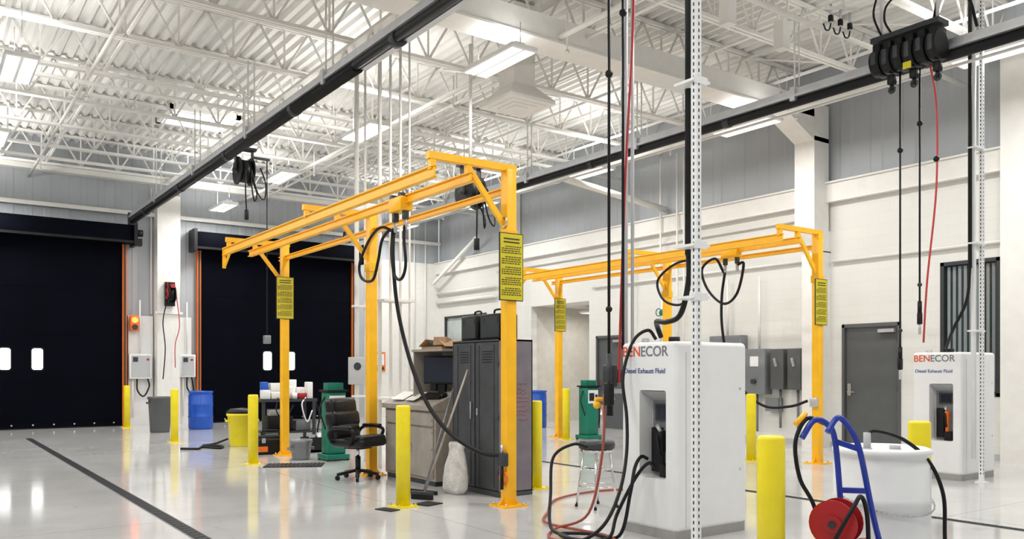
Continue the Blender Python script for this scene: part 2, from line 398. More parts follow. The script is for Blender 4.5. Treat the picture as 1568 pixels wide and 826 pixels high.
def sign(b,y,z,h=.68):
    b.span((-.16,y-.082,z-h/2),(.12,y-.068,z+h/2),SIGN)
    b.span((-.17,y-.080,z-h/2-.01),(.13,y-.066,z+h/2+.01),INK)
    for zz in (.05,.085): b.span((-.12,y-.0845,z+h/2-zz-.008),(.08,y-.082,z+h/2-zz+.006),INK)
    k=z+h/2-.13;i=0
    while k>z-h/2+.05:
        x=-.145
        if i%4==0: x=-.1
        while x<.09:
            L=random.uniform(.015,.04);b.span((x,y-.0845,k-.005),(min(x+L,.1),y-.082,k+.004),INK);x+=L+.009
        k-=.022;i+=1
        if i%4==0:k-=.02
def trolley(b,x,y,Z=3.5):
    b.span((x-.08,y-.15,Z-.28),(x+.08,y+.15,Z-.12),AMB,bev=.01)
    for s in (-1,1):
        b.cyl((x-.07,y+s*.1,Z-.11),(x+.07,y+s*.1,Z-.11),.035,DGR,10)
        b.span((x-.03,y+s*.12-.025,Z-.38),(x+.03,y+s*.12+.025,Z-.28),DGR)
        b.cyl((x,y+s*.12,Z-.5),(x,y+s*.12,Z-.36),.024,ALU,8)
g=gantry(5.05,[7.1,10.3,13.55]);sign(g,7.1,2.48);sign(g,13.55,2.62)
trolley(g,-.52,8.5)
def L(p): return (p[0]-5.05,p[1],p[2])
g.hose([L(p) for p in [(4.52,8.62,3.0),(4.5,8.9,3.1),(4.5,9.2,3.02),(4.5,9.5,2.75),(4.5,9.45,2.55),(4.5,9.15,2.5),(4.5,9.0,2.72),(4.5,8.9,2.95),(4.5,8.7,3.05)]],.018,BLK)
g.hose([L(p) for p in [(4.52,8.38,3.05),(4.5,8.36,2.9),(4.5,8.32,2.6),(4.5,8.42,2.45),(4.5,8.58,2.5),(4.5,8.66,2.75),(4.5,8.64,3.0)]],.018,BLK)
g.hose([L(p) for p in [(4.52,8.65,3.05),(4.5,8.62,2.67),(4.53,8.56,2.1),(4.58,8.35,1.5),(4.62,8.05,1.05),(4.72,7.75,.74),(4.85,7.4,.56),(4.95,7.22,.52),(4.98,7.12,.55)]],.023,BLK)
g.span((-.11,7.02,.42),(-.055,7.13,.56),DGR,bev=.01);g.cyl((-.1,7.08,.18),(-.1,7.08,.42),.018,BLK,8);g.cyl((-.1,7.08,.56),(-.1,7.08,.64),.014,ALU,8)
g.torus((-.075,7.08,2.95),.05,.01,CHR,'X');g.torus((-.075,7.08,.3),.06,.012,ORG,'X')
g.done()
g=gantry(11.2,[7.63,10.75,13.9]);sign(g,7.63,2.45);sign(g,13.9,2.6)
trolley(g,-.52,8.85)
def L(p): return (p[0]-11.2,p[1],p[2])
g.hose([L(p) for p in [(10.68,9.0,3.0),(10.7,9.2,3.25),(10.7,9.48,3.1),(10.7,9.35,2.75),(10.7,9.02,2.5),(10.7,8.75,2.65),(10.7,8.62,3.1),(10.68,8.73,3.1)]],.022,BLK)
g.hose([L(p) for p in [(10.7,9.6,3.3),(10.7,10.1,3.25),(10.7,10.5,3.0),(10.7,10.35,2.65),(10.7,9.95,2.55),(10.7,9.75,2.8)]],.022,BLK)
g.hose([L(p) for p in [(10.68,8.97,3.05),(10.7,9.06,2.6),(10.7,9.05,2.1),(10.75,8.95,1.5),(10.85,8.75,1.1),(10.95,8.4,.85),(11.05,8.0,.86),(11.12,7.75,.95)]],.022,BLK)
g.span((-.12,7.57,.86),(-.06,7.69,1.0),ALU,bev=.01)
g.done()
# ------------------------------------------------------------------ bollards
def bollard(o):
    b=B("yellow_bollard",o);r=.075;h=1.05
    b.lathe((0,0,0),[(r,.01),(r,h-.02),(r*.95,h-.006),(r*.8,h),(.005,h+.002)],YEL,24)
    b.span((-.12,-.12,0),(.12,.12,.014),YEL)
    for sx in (-.095,.095):
        for sy in (-.095,.095): b.cyl((sx,sy,.012),(sx,sy,.035),.012,CHR,6)
    return b.done()
b0=bollard((4.13,7.69,0))
for p in [(6.07,7.97),(4.18,12.53),(4.23,17.39),(4.35,22.55),(10.91,13.3),(10.67,8.45),(3.79,2.87),(5.78,3.12)]: copy(b0,"yellow_bollard",(p[0],p[1],0))
B("rubber_mat",(3.93,7.62,0),.3).span((-.1,-.13,0.0),(.03,.1,.01),BLK).done()
B("rubber_mat",(4.38,7.66,0),.3).span((-.07,-.1,0.0),(.16,.12,.01),BLK).done()
# ------------------------------------------------------------------ fluid dispensers
def text(parent,body,size,mat,loc,off=.0012):
    c=bpy.data.curves.new("lettering","FONT");c.body=body;c.size=size;c.extrude=.0015
    o=bpy.data.objects.new("lettering",c);c.materials.append(mat);scene.collection.objects.link(o)
    m=Matrix(((0,0,-1,0),(-1,0,0,0),(0,1,0,0),(0,0,0,1)));m.translation=Vector(loc)
    o.parent=parent;o.matrix_local=m;c.offset=off;return o
def dispenser(o,orange_nozzle):
    body=B("tmp_body");body.box((.45,.325,.86),(.9,.65,1.58),WHT,bev=.04,seg=5);bo=body.done()
    cut=B("tmp_cut");cut.box((.0,.265,.87),(.34,.31,.74),LGR,bev=.02);cu=cut.done()
    md=bo.modifiers.new("b","BOOLEAN");md.object=cu;md.operation='DIFFERENCE';md.solver='EXACT'
    dg=bpy.context.evaluated_depsgraph_get();me=bpy.data.meshes.new_from_object(bo.evaluated_get(dg))
    bpy.data.objects.remove(bo);bpy.data.objects.remove(cu)
    b=B("fluid_dispenser",o);b.mi(WHT);b.bm.from_mesh(me)
    for f in b.bm.faces: f.material_index=0;f.smooth=f.calc_area()<.02
    b.span((.015,.015,0),(.885,.635,.09),BASE)
    b.span((.15,.125,.515),(.165,.405,1.22),MGR)
    b.poly([(.0,.115,1.235),(.15,.115,1.235),(.15,.115,1.15)],(0,.3,0),LGR)
    b.span((.13,.17,.98),(.16,.36,1.12),DGR);b.span((.125,.2,1.0),(.13,.33,1.1),MON)
    nm=ORG if orange_nozzle else BLK
    b.span((.08,.17,.5),(.16,.27,.62),BLK,bev=.01)
    b.cyl((.07,.22,.62),(.08,.22,.84),.022,nm,10);b.span((.04,.2,.72),(.11,.24,.90),nm,bev=.012);b.bar((.05,.22,.68),(.01,.22,.86),.02,.02,BLK)
    b.cyl((.06,.22,.88),(.01,.22,.95),.018,CHR,8)
    b.span((.10,.28,.54),(.16,.38,.92),BLK,bev=.008)
    b.span((.12,-.002,.1),(.125,.002,1.56),LGR)
    b.cyl((.3,.3,1.64),(.3,.3,1.70),.05,BLK,14);b.cyl((.15,.5,1.64),(.15,.5,1.69),.035,ALU,12)
    for z in (.55,1.25): b.cyl((.8,-.006,z),(.8,.002,z),.012,CHR,8)
    ob=b.done()
    text(ob,"BEN",.122,TXO,(-.0015,.63,1.53));text(ob,"ECOR",.122,TXG,(-.0015,.408,1.53))
    text(ob,"Diesel Exhaust Fluid",.0605,TXB,(-.0015,.61,1.385),.0004)
    return ob
dispenser((5.08,4.78,0),False);dispenser((10.84,5.30,0),True)
b=B("dispenser_hose")
b.hose([(5.28,5.2,1.68),(5.22,5.24,1.76),(5.1,5.3,1.66),(4.98,5.3,1.35),(4.93,5.2,1.01),(4.85,5.12,.7),(4.68,5.02,.42),(4.5,5.0,.18),(4.4,5.15,.04),(4.42,5.4,.03),(4.5,5.7,.06),(4.7,5.95,.3),(4.85,6.1,.6),(5.0,6.0,.72),(5.1,5.9,.7)],.015,BLK)
b.hose([(5.06,5.0,.6),(5.0,5.02,.63),(4.93,5.1,.5),(4.82,5.2,.2),(4.7,5.15,.04),(4.5,5.1,.03),(4.38,5.3,.03),(4.45,5.5,.03),(4.65,5.35,.03),(4.75,5.1,.04),(4.80,5.02,.4),(4.88,5.05,.6),(5.0,5.1,.68),(5.06,5.08,.66)],.015,BLK)
b.hose([(5.0,5.56,1.2),(4.97,5.55,.7),(4.85,5.6,.15),(4.6,5.75,.02),(4.3,5.45,.02),(4.35,5.1,.02),(4.6,5.0,.02),(4.75,5.3,.02),(4.7,6.0,.02),(5.1,6.5,.015),(5.7,7.1,.015),(6.5,7.3,.015),(7.2,7.0,.015)],.012,BRN)
b.hose([(4.9,4.0,.015),(5.3,4.1,.015),(6.0,3.9,.015),(6.6,4.5,.015)],.012,BRN)
b.done()
# ------------------------------------------------------------------ strut / pipe service drops
def strut(name,x,y,z1=6.38,h=.024):
    b=B(name,(x,y,0));b.span((-h,-h,0.01),(h,h,z1),WHT);b.span((-.06,-.06,0),(.06,.06,.012),WHT)
    z=.1;q=h+.0015
    while z<z1-.1:
        b.span((-q,-.006,z),(-h+.001,.006,z+.026),DGR);b.span((-.006,-q,z),(.006,-h+.001,z+.026),DGR);z+=.05
    return b
b=strut("perforated_strut_post",4.80,4.31,h=.027)
for z in (3.6,2.36,1.97):
    b.span((-.06,-.03,z-.02),(.12,.17,z+.0),WHT);b.span((-.05,-.035,z-.035),(.09,-.022,z+.02),WHT)
b.cyl((.07,.14,2.3),(.07,.14,6.38),.028,BLK,12)
b.cyl((.14,.15,1.9),(.14,.15,6.38),.014,WHT,8)
b.hose([(.07,.14,2.35),(.07,.14,2.1),(.10,.25,1.85),(.15,.45,1.80),(.25,.65,1.82),(.45,.85,1.80),(.52,.87,1.70)],.022,BLK)
b.done()
b=strut("perforated_strut_post",10.97,5.12)
b.cyl((-.08,.06,.3),(-.08,.06,6.38),.03,WHT,10);b.cyl((-.17,.06,2.7),(-.17,.06,6.38),.024,BLK,10)
b.hose([(-.17,.06,2.75),(-.17,.1,2.3),(-.1,.3,1.95),(.1,.5,1.7)],.02,BLK)
for z in (1.9,3.0,4.2): b.span((-.2,-.03,z),(.04,.08,z+.02),WHT)
b.done()
b=B("service_drop_hoses")
b.cyl((5.0,5.5,1.55),(5.0,5.5,6.3),.013,BLK,8);b.ball((5.0,5.5,4.03),.035,BLK);b.ball((5.0,5.5,1.95),.03,BLK)
b.cyl((5.0,5.5,1.2),(5.0,5.5,1.56),.022,DGR,8);b.span((4.97,5.46,1.1),(5.03,5.54,1.3),BLK,bev=.01)
b.cyl((5.15,5.48,1.6),(5.15,5.48,6.3),.013,BLK,8);b.ball((5.15,5.48,4.6),.035,BLK)
b.hose([(5.3,5.5,6.3),(5.28,5.48,4.7),(5.2,5.5,3.2),(5.15,5.52,1.7),(5.16,5.54,1.3)],.012,REDH)
b.span((4.9,5.4,6.25),(5.36,5.56,6.38),DGR,bev=.02)
b.done()
b=B("service_drop_conduit")
b.cyl((5.32,5.62,0),(5.32,5.62,6.38),.016,LGR,8);b.cyl((5.40,5.62,0),(5.40,5.62,6.38),.016,LGR,8)
b.span((5.1,5.60,1.2),(5.5,5.64,1.24),ALU);b.span((5.08,5.58,1.26),(5.18,5.68,1.46),DGR,bev=.01);b.cyl((5.13,5.63,1.0),(5.13,5.63,1.25),.03,BLK,10);b.cyl((5.22,5.63,1.3),(5.22,5.63,1.42),.045,BLK,14)
b.cyl((4.98,5.66,1.15),(5.2,5.66,1.15),.018,AMB,8);b.ball((5.0,5.66,1.1),.035,AMB);b.cyl((5.04,5.64,.85),(5.04,5.64,1.1),.015,CHR,8)
b.done()
b=B("service_drop_conduit")
for x,y,r in ((5.62,11.98,.035),(5.75,11.95,.02),(5.5,10.95,.03),(5.62,10.85,.02),(5.74,10.77,.02),(5.85,10.7,.015)): b.cyl((x,y,0),(x,y,6.38),r,CRM,10)
b.span((5.45,11.85,1.2),(5.7,11.93,1.62),LGR,bev=.01);b.cyl((5.57,11.84,1.48),(5.57,11.86,1.48),.06,DGR,14)
for z in (1.0,2.4,3.9): b.span((5.42,10.66,z),(5.92,10.99,z+.03),CRM);b.span((5.55,11.9,z),(5.8,12.02,z+.03),CRM)
b.done()
b=B("overhead_hose_reel_bank",(9.72,5.38,0))
b.span((-.12,-.42,5.44),(.12,.42,5.50),DGR)
for i in range(6):
    y=-.35+i*.14
    b.span((-.12,y-.05,5.04),(.12,y+.05,5.42),BLK,bev=.02);b.cyl((-.02,y-.058,5.2),(-.02,y+.058,5.2),.165,BLK,18)
    b.span((-.19,y-.03,5.12+.03*(i%2)),(-.12,y+.03,5.3),DGR,bev=.01)
    if i%2==0: b.span((-.05,y-.04,4.9),(.05,y+.04,5.02),BLK,bev=.015);b.cyl((0,y,4.82),(0,y,4.92),.024,BLK,8);b.torus((0,y,4.84),.04,.011,DGR,'X',seg=14)
b.span((-.13,-.1,5.0),(-.12,-.0,5.08),SIGN)
for s in (-.35,.35): b.cyl((0,s,5.5),(0,s,6.38),.02,CRM,8)
b.hose([(0,.30,5.46),(-.1,.33,5.6),(-.15,.36,5.8),(-.1,.3,6.1),(0,.25,6.35)],.013,BLK)
b.hose([(0,.2,5.5),(-.1,.25,5.7),(0,.2,5.95),(.1,-.3,6.1)],.013,BLK)
b.hose([(0,-.3,5.5),(.2,-.3,5.9),(.8,-.3,6.0),(1.05,-.3,5.7)],.02,BLK)
for x,y,zb,zball in ((.08,.15,1.5,4.1),(.18,-.04,2.05,4.4)):
    b.cyl((x,y,zb),(x,y,5.1),.012,BLK,8);b.ball((x,y,zball),.035,BLK);b.ball((x,y,zb+.4),.028,DGR)
    b.cyl((x,y,zb+.05),(x,y,zb+.2),.026,BLK,8);b.span((x-.035,y-.02,zb-.08),(x+.035,y+.02,zb+.06),BLK,bev=.01);b.cyl((x,y,zb-.2),(x,y,zb-.05),.016,ALU,8)
b.hose([(.10,-.2,5.1),(.26,-.2,4.6),(.26,-.2,3.6),(.24,-.1,2.5),(.23,-.06,1.75)],.012,REDH);b.ball((.26,-.2,3.95),.035,BLK)
b.done()
b=B("ceiling_valve_cluster",(9.15,5.95,0))
b.cyl((-.3,0,5.75),(.42,0,5.92),.022,CRM,8)
for x in (-.15,.05,.25):
    b.cyl((x,0,5.6),(x,0,5.83),.016,ALU,8);b.span((x-.025,-.025,5.62),(x+.025,.025,5.70),BLK,bev=.008);b.hose([(x,0,5.6),(x-.03,.0,5.52),(x-.1,.0,5.5),(x-.15,0,5.56)],.009,BLK)
b.cyl((0.1,0,5.8),(.1,0,6.38),.02,CRM,8)
b.done()
def hangreel(o,extra):
    b=B("ceiling_hose_reel",o)
    for s in (-1,1): b.cyl((s*.12-.01,0,0),(s*.12+.01,0,0),.25,BLK,24)
    b.cyl((-.1,0,0),(.1,0,0),.2,BLK,24);b.cyl((-.2,0,0),(.2,0,0),.04,DGR,10)
    b.span((-.16,-.05,.0),(-.14,.05,.4),DGR);b.span((.14,-.05,0),(.16,.05,.4),DGR);b.span((-.2,-.1,.38),(.2,.1,.42),DGR)
    b.cyl((0,0,.4),(0,0,6.38-o[2]),.025,CRM,8)
    b.hose([(0.05,-.25,0),(.05,-.27,-.3),(.12,-.2,-.55),(.2,-.1,-.4),(.15,.0,-.15)],.013,BLK)
    b.hose([(0.05,-.25,0),(.15,-.27,-.4),(.3,-.2,-.5),(.36,-.1,-.2),(.3,.0,.1)],.013,BLK)
    b.hose([(-.05,-.25,0),(-.06,-.27,-.4),(-.02,-.2,-.75)],.013,BLK);b.span((-.05,-.24,-.9),(.01,-.16,-.72),BLK,bev=.01)
    if extra:
        b.cyl((.35,-.2,-2.95),(.35,-.2,.2),.01,BLK,6);b.span((.29,-.25,-3.1),(.41,-.15,-2.95),MGR,bev=.01);b.span((.1,-.22,.2),(.4,-.18,.24),DGR)
    return b.done()
hangreel((4.85,15.03,5.0),True);hangreel((6.9,10.7,4.12),False)
# ------------------------------------------------------------------ light fixtures
def fixture(x,y,z,mat,power,top=6.38,up=.75):
    b=B("high_bay_light",(x,y,z));b.box((0,0,.04),(.42,1.22,.06),WHT,bev=.01);b.box((0,0,.1),(.16,1.0,.08),WHT,bev=.01)
    b.span((-.18,-.57,0),(-.02,.57,.012),mat);b.span((.02,-.57,0),(.18,.57,.012),mat)
    for sx in (-.5,.5): b.cyl((0,sx,.1),(0,sx,top-z),.006,ALU,6)
    ob=b.done()
    l=bpy.data.lights.new("lamp_tube","AREA");l.shape='RECTANGLE';l.size=.36;l.size_y=1.1;l.energy=power;l.color=(1,.99,.97)
    lo=bpy.data.objects.new("lamp_tube",l);scene.collection.objects.link(lo);lo.parent=ob;lo.location=(0,0,-.02)
    if up:
        l2=bpy.data.lights.new("ceiling_fill_light","AREA");l2.shape='RECTANGLE';l2.size=.3;l2.size_y=1.0;l2.energy=power*up;l2.color=(1,.985,.965)  # upward fill light added to brighten the ceiling, not part of the fixture
        lo=bpy.data.objects.new("ceiling_fill_light",l2);scene.collection.objects.link(lo);lo.parent=ob;lo.location=(0,0,.2);lo.rotation_euler=(math.pi,0,0)
for x in (-4.2,1.2,6.5,11.7):
    for y in (1.1,5.2,9.37,13.5,17.7,21.8):
        hot=(x==6.5 and y==13.5)
        fixture(x,y,5.6,LAMPH if hot else LAMP,92,top=6.0 if y==9.37 else 6.38,up=.12 if y==9.37 else .5)
fixture(15.2,17.1,3.0,LAMP,28,top=3.2,up=0)  # extra fixture added inside the hallway alcove to brighten it
b=B("ceiling_air_diffuser",(7.7,10.6,5.55))
b.span((-.43,-.43,0),(.43,.43,.05),CRM)
def frust(b,z0,z1,a,c,m):
    v=[b.bm.verts.new((sx*a,sy*a,z0)) for sx,sy in((-1,-1),(1,-1),(1,1),(-1,1))]+[b.bm.verts.new((sx*c,sy*c,z1)) for sx,sy in((-1,-1),(1,-1),(1,1),(-1,1))]
    fs=[b.bm.faces.new((v[i],v[(i+1)%4],v[4+(i+1)%4],v[4+i])) for i in range(4)];b._paint(fs,m,False)
frust(b,.05,.3,.43,.2,CRM);b.span((-.2,-.2,.3),(.2,.2,1.55),CRM)
for k,zz in ((.12,-.036),(.22,-.024),(.32,-.012)): b.span((-k,-k,zz),(k,k,zz+.012),CRM)
b.done()
B("skylight").span((4.6,18.9,ZD-.1),(5.9,20.1,ZD-.07),SKYL).span((4.5,18.8,ZD-.14),(4.6,20.2,ZD-.02),CRM).span((5.9,18.8,ZD-.14),(6.0,20.2,ZD-.02),CRM).span((4.5,18.8,ZD-.14),(6,18.9,ZD-.02),CRM).span((4.5,20.1,ZD-.14),(6,20.2,ZD-.02),CRM).done()
# ------------------------------------------------------------------ electrical on back wall
def ebox(x0,x1,z0,z1,y=YB-.1):
    b=B("wall_control_box");b.span((x0,y-.2,z0),(x1,y,z1),WHT,bev=.012);b.span((x0+.04,y-.207,z0+.04),(x1-.04,y-.2,z1-.04),LGR)
    b.span((x0+.08,y-.215,z1-.2),(x0+.2,y-.205,z1-.08),DGR);b.cyl((x1-.1,y-.22,z1-.14),(x1-.1,y-.2,z1-.14),.03,RED,12)
    b.cyl(((x0+x1)/2,y-.1,z1),((x0+x1)/2,y-.1,z1+1.4),.018,CRM,8);b.cyl((x0+.1,y-.1,0.2),(x0+.1,y-.1,z0),.02,CRM,8)
    b.hose([(x0+.2,y-.1,z0),(x0+.2,y-.15,z0-.3),(x0+.35,y-.15,z0-.45),(x1-.05,y-.12,z0-.2),(x1-.08,y-.1,z0)],.02,BLK)
    b.done()
ebox(4.52,5.06,1.21,1.85);ebox(5.76,6.16,1.25,1.85)
b=B("traffic_signal_light",(4.64,YB-.25,2.64));b.span((-.1,-.08,-.2),(.1,.1,.2),ORG,bev=.01)
b.cyl((0,-.12,.08),(0,-.07,.08),.075,REDL,16);b.cyl((0,-.12,-.1),(0,-.07,-.1),.07,DGR,16);b.span((-.02,.1,-.02),(.02,.16,.02),DGR);b.done()
b=B("wall_hose_reel",(5.44,22.7,3.4))
for s in (-1,1): b.cyl((s*.07-.01,0,0),(s*.07+.01,0,0),.22,BLK,24)
b.cyl((-.07,0,0),(.07,0,0),.17,BLK,24);b.span((-.09,-.02,-.05),(-.08,.12,.3),RED);b.span((-.12,.1,-.3),(.12,.22,.32),BLK);b.torus((-.1,0,0),.12,.015,REDH,'X');b.span((-.05,-.2,.15),(.05,0,.25),RED)
b.hose([(-.1,-.1,-.1),(-.2,0,-.7),(-.15,-.02,-1.4),(-.2,0,-2.2)],.014,BLK);b.hose([(.1,-.1,0),(.2,-.02,-.8),(.1,0,-1.3),(.1,0,-1.9)],.012,REDH);b.done()
b=B("wall_conduit_back")
for x,z0 in ((5.08,2.9),(5.8,2.9),(12.1,.3),(12.4,.3),(12.9,1.3),(13.3,1.3)): b.cyl((x,YB-.12,z0),(x,YB-.12,6.2),.02,CRM,8)
b.done()
B("wall_orange_placard",(11.7,YB-.07,1.7)).span((-.2,-.015,-.3),(.2,.0,.3),ORG).span((-.16,-.02,-.1),(.16,-.014,.24),WHT).span((-.16,-.02,-.25),(.16,-.014,-.16),INK).done()
b=B("electrical_panel_group")
X=XR-.004
b.span((X-.22,11.05,1.0),(X,11.87,2.14),MGR,bev=.01);b.span((X-.23,11.1,1.05),(X-.22,11.82,2.09),MGR)
b.span((X-.24,10.45,.95),(X,10.95,1.85),MGR,bev=.01);b.span((X-.25,10.6,1.5),(X-.24,10.8,1.7),WHT);b.cyl((X-.3,10.7,1.2),(X-.24,10.7,1.2),.05,DGR,14)
b.span((X-.2,10.05,1.05),(X,10.35,1.84),DOORG,bev=.01);b.span((X-.2,9.66,1.05),(X,9.96,1.84),DOORG,bev=.01)
for y in (10.2,9.8): b.bar((X-.22,y,1.5),(X-.28,y,1.65),.03,.04,LGR)
b.span((X-.16,10.2,.62),(X,10.5,.88),MGR)
for y,a,c in ((11.5,2.14,3.3),(10.7,1.85,3.3),(10.2,.3,1.05),(9.8,.2,1.05),(10.75,.2,.95),(11.3,.2,1.0)): b.cyl((X-.08,y,a),(X-.08,y,c),.025,CRM if a>1 else MGR,8)
b.done()
b=B("wall_conduit_right")
for z,ya,yb in ((3.43,-2,9.1),(3.5,9.7,15.8),(4.3,9.7,20),(3.9,-2,5.4)): b.cyl((X-.05,ya,z),(X-.05,yb,z),.025,CRM,8)
for y,z0,z1 in ((12.6,0,6.2),(12.8,0,6.2),(14.2,2.6,6.2),(19.6,.3,6.2),(13.3,1.3,6.2)): b.cyl((X-.2,y,z0),(X-.2,y,z1),.022,CRM,8)
b.bar((X-.3,23.2,4.2),(X-.3,20.6,5.4),.08,.08,CRM);b.cyl((X-.1,20,3.6),(X-.1,23.3,3.6),.05,CRM,8);b.cyl((X-.1,20,3.9),(X-.1,23.3,3.9),.04,CRM,8)
b.done()
b=B("fire_hose_valve",(13.45,13.05,2.6));b.cyl((0,0,-.5),(0,0,.5),.04,CRM,10);b.ball((0,0,.1),.08,GRN);b.torus((-.12,0,.1),.08,.012,GRN,'X');b.span((0,-.03,.2),(.16,.03,.26),CRM);b.done()
# ------------------------------------------------------------------ drums, cans
def drum(name,o,m,lidm=None):
    b=B(name,o);r=.285
    b.lathe((0,0,0),[(r-.02,0),(r-.005,.02),(r,.05),(r,.28),(r+.012,.3),(r,.32),(r,.58),(r+.012,.6),(r,.62),(r,.82),(r-.02,.86),(r-.005,.88),(r+.008,.89),(r+.008,.915),(r-.02,.925),(r-.03,.90),(.01,.898)],m,36)
    b.cyl((.16,0,.895),(.16,0,.925),.035,lidm or m,14);b.cyl((-.16,0,.895),(-.16,0,.925),.03,lidm or m,14)
    return b
drum("blue_plastic_drum",(5.71,20.97,0),BLU,DGR).done();drum("blue_plastic_drum",(12.7,16.7,0),BLU,DGR).done()
d=drum("white_plastic_drum",(4.99,2.94,0),WHT,LGR)
d.cyl((-.16,0,.9),(-.16,0,1.02),.022,LGR,10)
d.hose([(-.16,.0,1.0),(-.12,-.03,1.03),(-.0,-.14,.98),(.08,-.26,.85),(.12,-.33,.65),(.12,-.34,.4),(.1,-.36,.1),(.0,-.45,.02)],.012,BLK)
a0=math.radians(165)
for i in range(60):
    a=a0+i*math.radians(2.8);rr=.302;z=.62-.09*math.sin(i/59*math.pi)
    p=Vector((rr*math.cos(a),rr*math.sin(a),z));q=Vector((rr*math.cos(a+.045),rr*math.sin(a+.045),z))
    d.bar(p,q,.012 if i%2 else .004,.004 if i%2 else .014,ALU)
d.done()
def can(name,o,m,r,h,lid=None):
    b=B(name,o);b.lathe((0,0,0),[(r*.8,0),(r*.82,.03),(r*.97,h-.06),(r*1.05,h-.05),(r*1.05,h),(r*.95,h),(r*.9,h-.1),(.01,h-.1)],m,28)
    for s in (-1,1): b.span((s*r*1.0-.03,-.07,h-.16),(s*r*1.0+.03,.07,h-.12),m)
    if lid: b.lathe((0,0,h),[(r*1.06,0),(r*1.06,.03),(r*.8,.08),(.01,.1)],lid,28)
    return b.done()
can("grey_trash_can",(4.64,20.39,0),DOORG,.26,.82);can("yellow_waste_can",(5.04,15.73,0),YEL,.27,.62,BLK);can("small_grey_bin",(5.02,12.75,0),MGR,.17,.32)
# ------------------------------------------------------------------ workbench with clutter
b=B("workbench",(5.5,14.75,0),-.1)
for sx in (-.45,.45):
    for sy in (-.3,.3): b.span((sx-.025,sy-.025,0),(sx+.025,sy+.025,.88),DGR)
b.span((-.5,-.35,.86),(.5,.35,.91),DGR);b.span((-.48,-.33,.3),(.48,.33,.33),DGR)
b.span((-.35,-.2,.33),(.1,.15,.6),BLK,bev=.02);b.span((.15,-.2,.33),(.42,.15,.52),MGR,bev=.02);b.span((-.3,-.1,.6),(0,.1,.72),ALU,bev=.01)
for x,y,w,dp,h,m in ((-.4,-.2,.14,.2,.16,WHT),(-.2,-.2,.22,.2,.12,PAPER),(.05,-.15,.16,.2,.22,WHT),(.25,-.2,.16,.14,.10,RED),(.38,-.2,.1,.2,.3,WHT),(-.1,.1,.3,.2,.28,PAPER),(-.35,.1,.12,.12,.3,BLU),(.3,.12,.16,.2,.2,WHT),(.15,.2,.2,.16,.34,WHT)):
    b.span((x-w/2,y-dp/2,.91),(x+w/2,y+dp/2,.91+h),m,bev=.01)
b.cyl((.1,-.28,.91),(.1,-.28,1.02),.05,WHT,14);b.cyl((-.05,-.29,.91),(-.05,-.29,1.05),.035,RED,12)
b.hose([(.3,-.3,.93),(.2,-.4,.8),(.3,-.38,.5),(.4,-.36,.7)],.012,WHT);b.hose([(-.2,-.3,.93),(-.25,-.4,.7),(-.1,-.4,.55),(.05,-.38,.8)],.012,BLK);b.hose([(.45,-.3,.9),(.55,-.3,.6),(.5,-.35,.3),(.6,-.3,.1)],.015,BLK)
b.done()
b=B("toolbox",(4.95,13.95,0),-.1)
b.span((-.26,-.15,.01),(.26,.15,.32),BLK,bev=.015);b.span((-.27,-.16,.24),(.27,.16,.27),DGR);b.hose([(-.15,0,.32),(-.12,0,.39),(.12,0,.39),(.15,0,.32)],.014,BLK)
for s in (-.15,.15): b.span((s-.03,-.17,.2),(s+.03,-.155,.28),ALU)
b.span((-.24,-.156,.05),(-.08,-.15,.14),ORG);b.done()
b=B("parts_crate",(5.7,13.85,0));b.span((-.2,-.15,0),(.2,.15,.04),BLK);b.span((-.2,-.15,0),(-.18,.15,.26),BLK);b.span((.18,-.15,0),(.2,.15,.26),BLK);b.span((-.2,-.15,0),(.2,-.13,.26),BLK);b.span((-.2,.13,0),(.2,.15,.26),BLK);b.cyl((-.05,0,.04),(-.05,0,.3),.06,MGR,12);b.cyl((.1,0,.04),(.08,0,.33),.04,ALU,12);b.done()
b=B("floor_drain_grate",(4.62,12.0,0),-.5);b.span((-.42,-.25,0),(.42,.25,.008),GRIT)
for i in range(14): b.span((-.4+i*.06,-.23,.008),(-.37+i*.06,.23,.014),BLK)
b.done()
B("floor_air_hose").hose([(3.9,15.6,.02),(4.15,15.4,.02),(4.3,15.7,.02),(4.5,15.3,.02),(4.65,15.7,.02),(4.4,16.0,.02),(4.7,16.3,.02),(4.95,16.3,.1)],.02,BLK).done()
def green(o,rz=0):
    b=B("fluid_recovery_cart",o,rz)
    b.span((-.15,-.14,.1),(.15,.14,1.08),GRN,bev=.02);b.span((-.19,-.2,.02),(.19,.2,.1),GRN,bev=.01)
    for sx in (-.17,.17):
        for sy in (-.16,.16): b.cyl((sx-.015,sy,.03),(sx+.015,sy,.03),.03,BLK,10)
    b.span((-.13,-.15,.75),(.13,-.138,1.02),WHT);b.span((-.11,-.155,.8),(.02,-.148,.96),MON);b.cyl((.08,-.16,.9),(.08,-.14,.9),.035,DGR,14)
    b.span((-.18,-.18,1.08),(.18,.16,1.11),BLK);b.span((-.13,-.08,1.11),(.13,.1,1.22),GRN)
    b.hose([(.15,0,.9),(.28,0,.8),(.3,0,.4),(.2,0,.2)],.015,BLK);b.hose([(-.15,0,1.0),(-.25,-.05,.8),(-.18,-.1,.5)],.012,BLK)
    return b.done()
green((5.42,12.4,0));green((11.30,13.05,0))
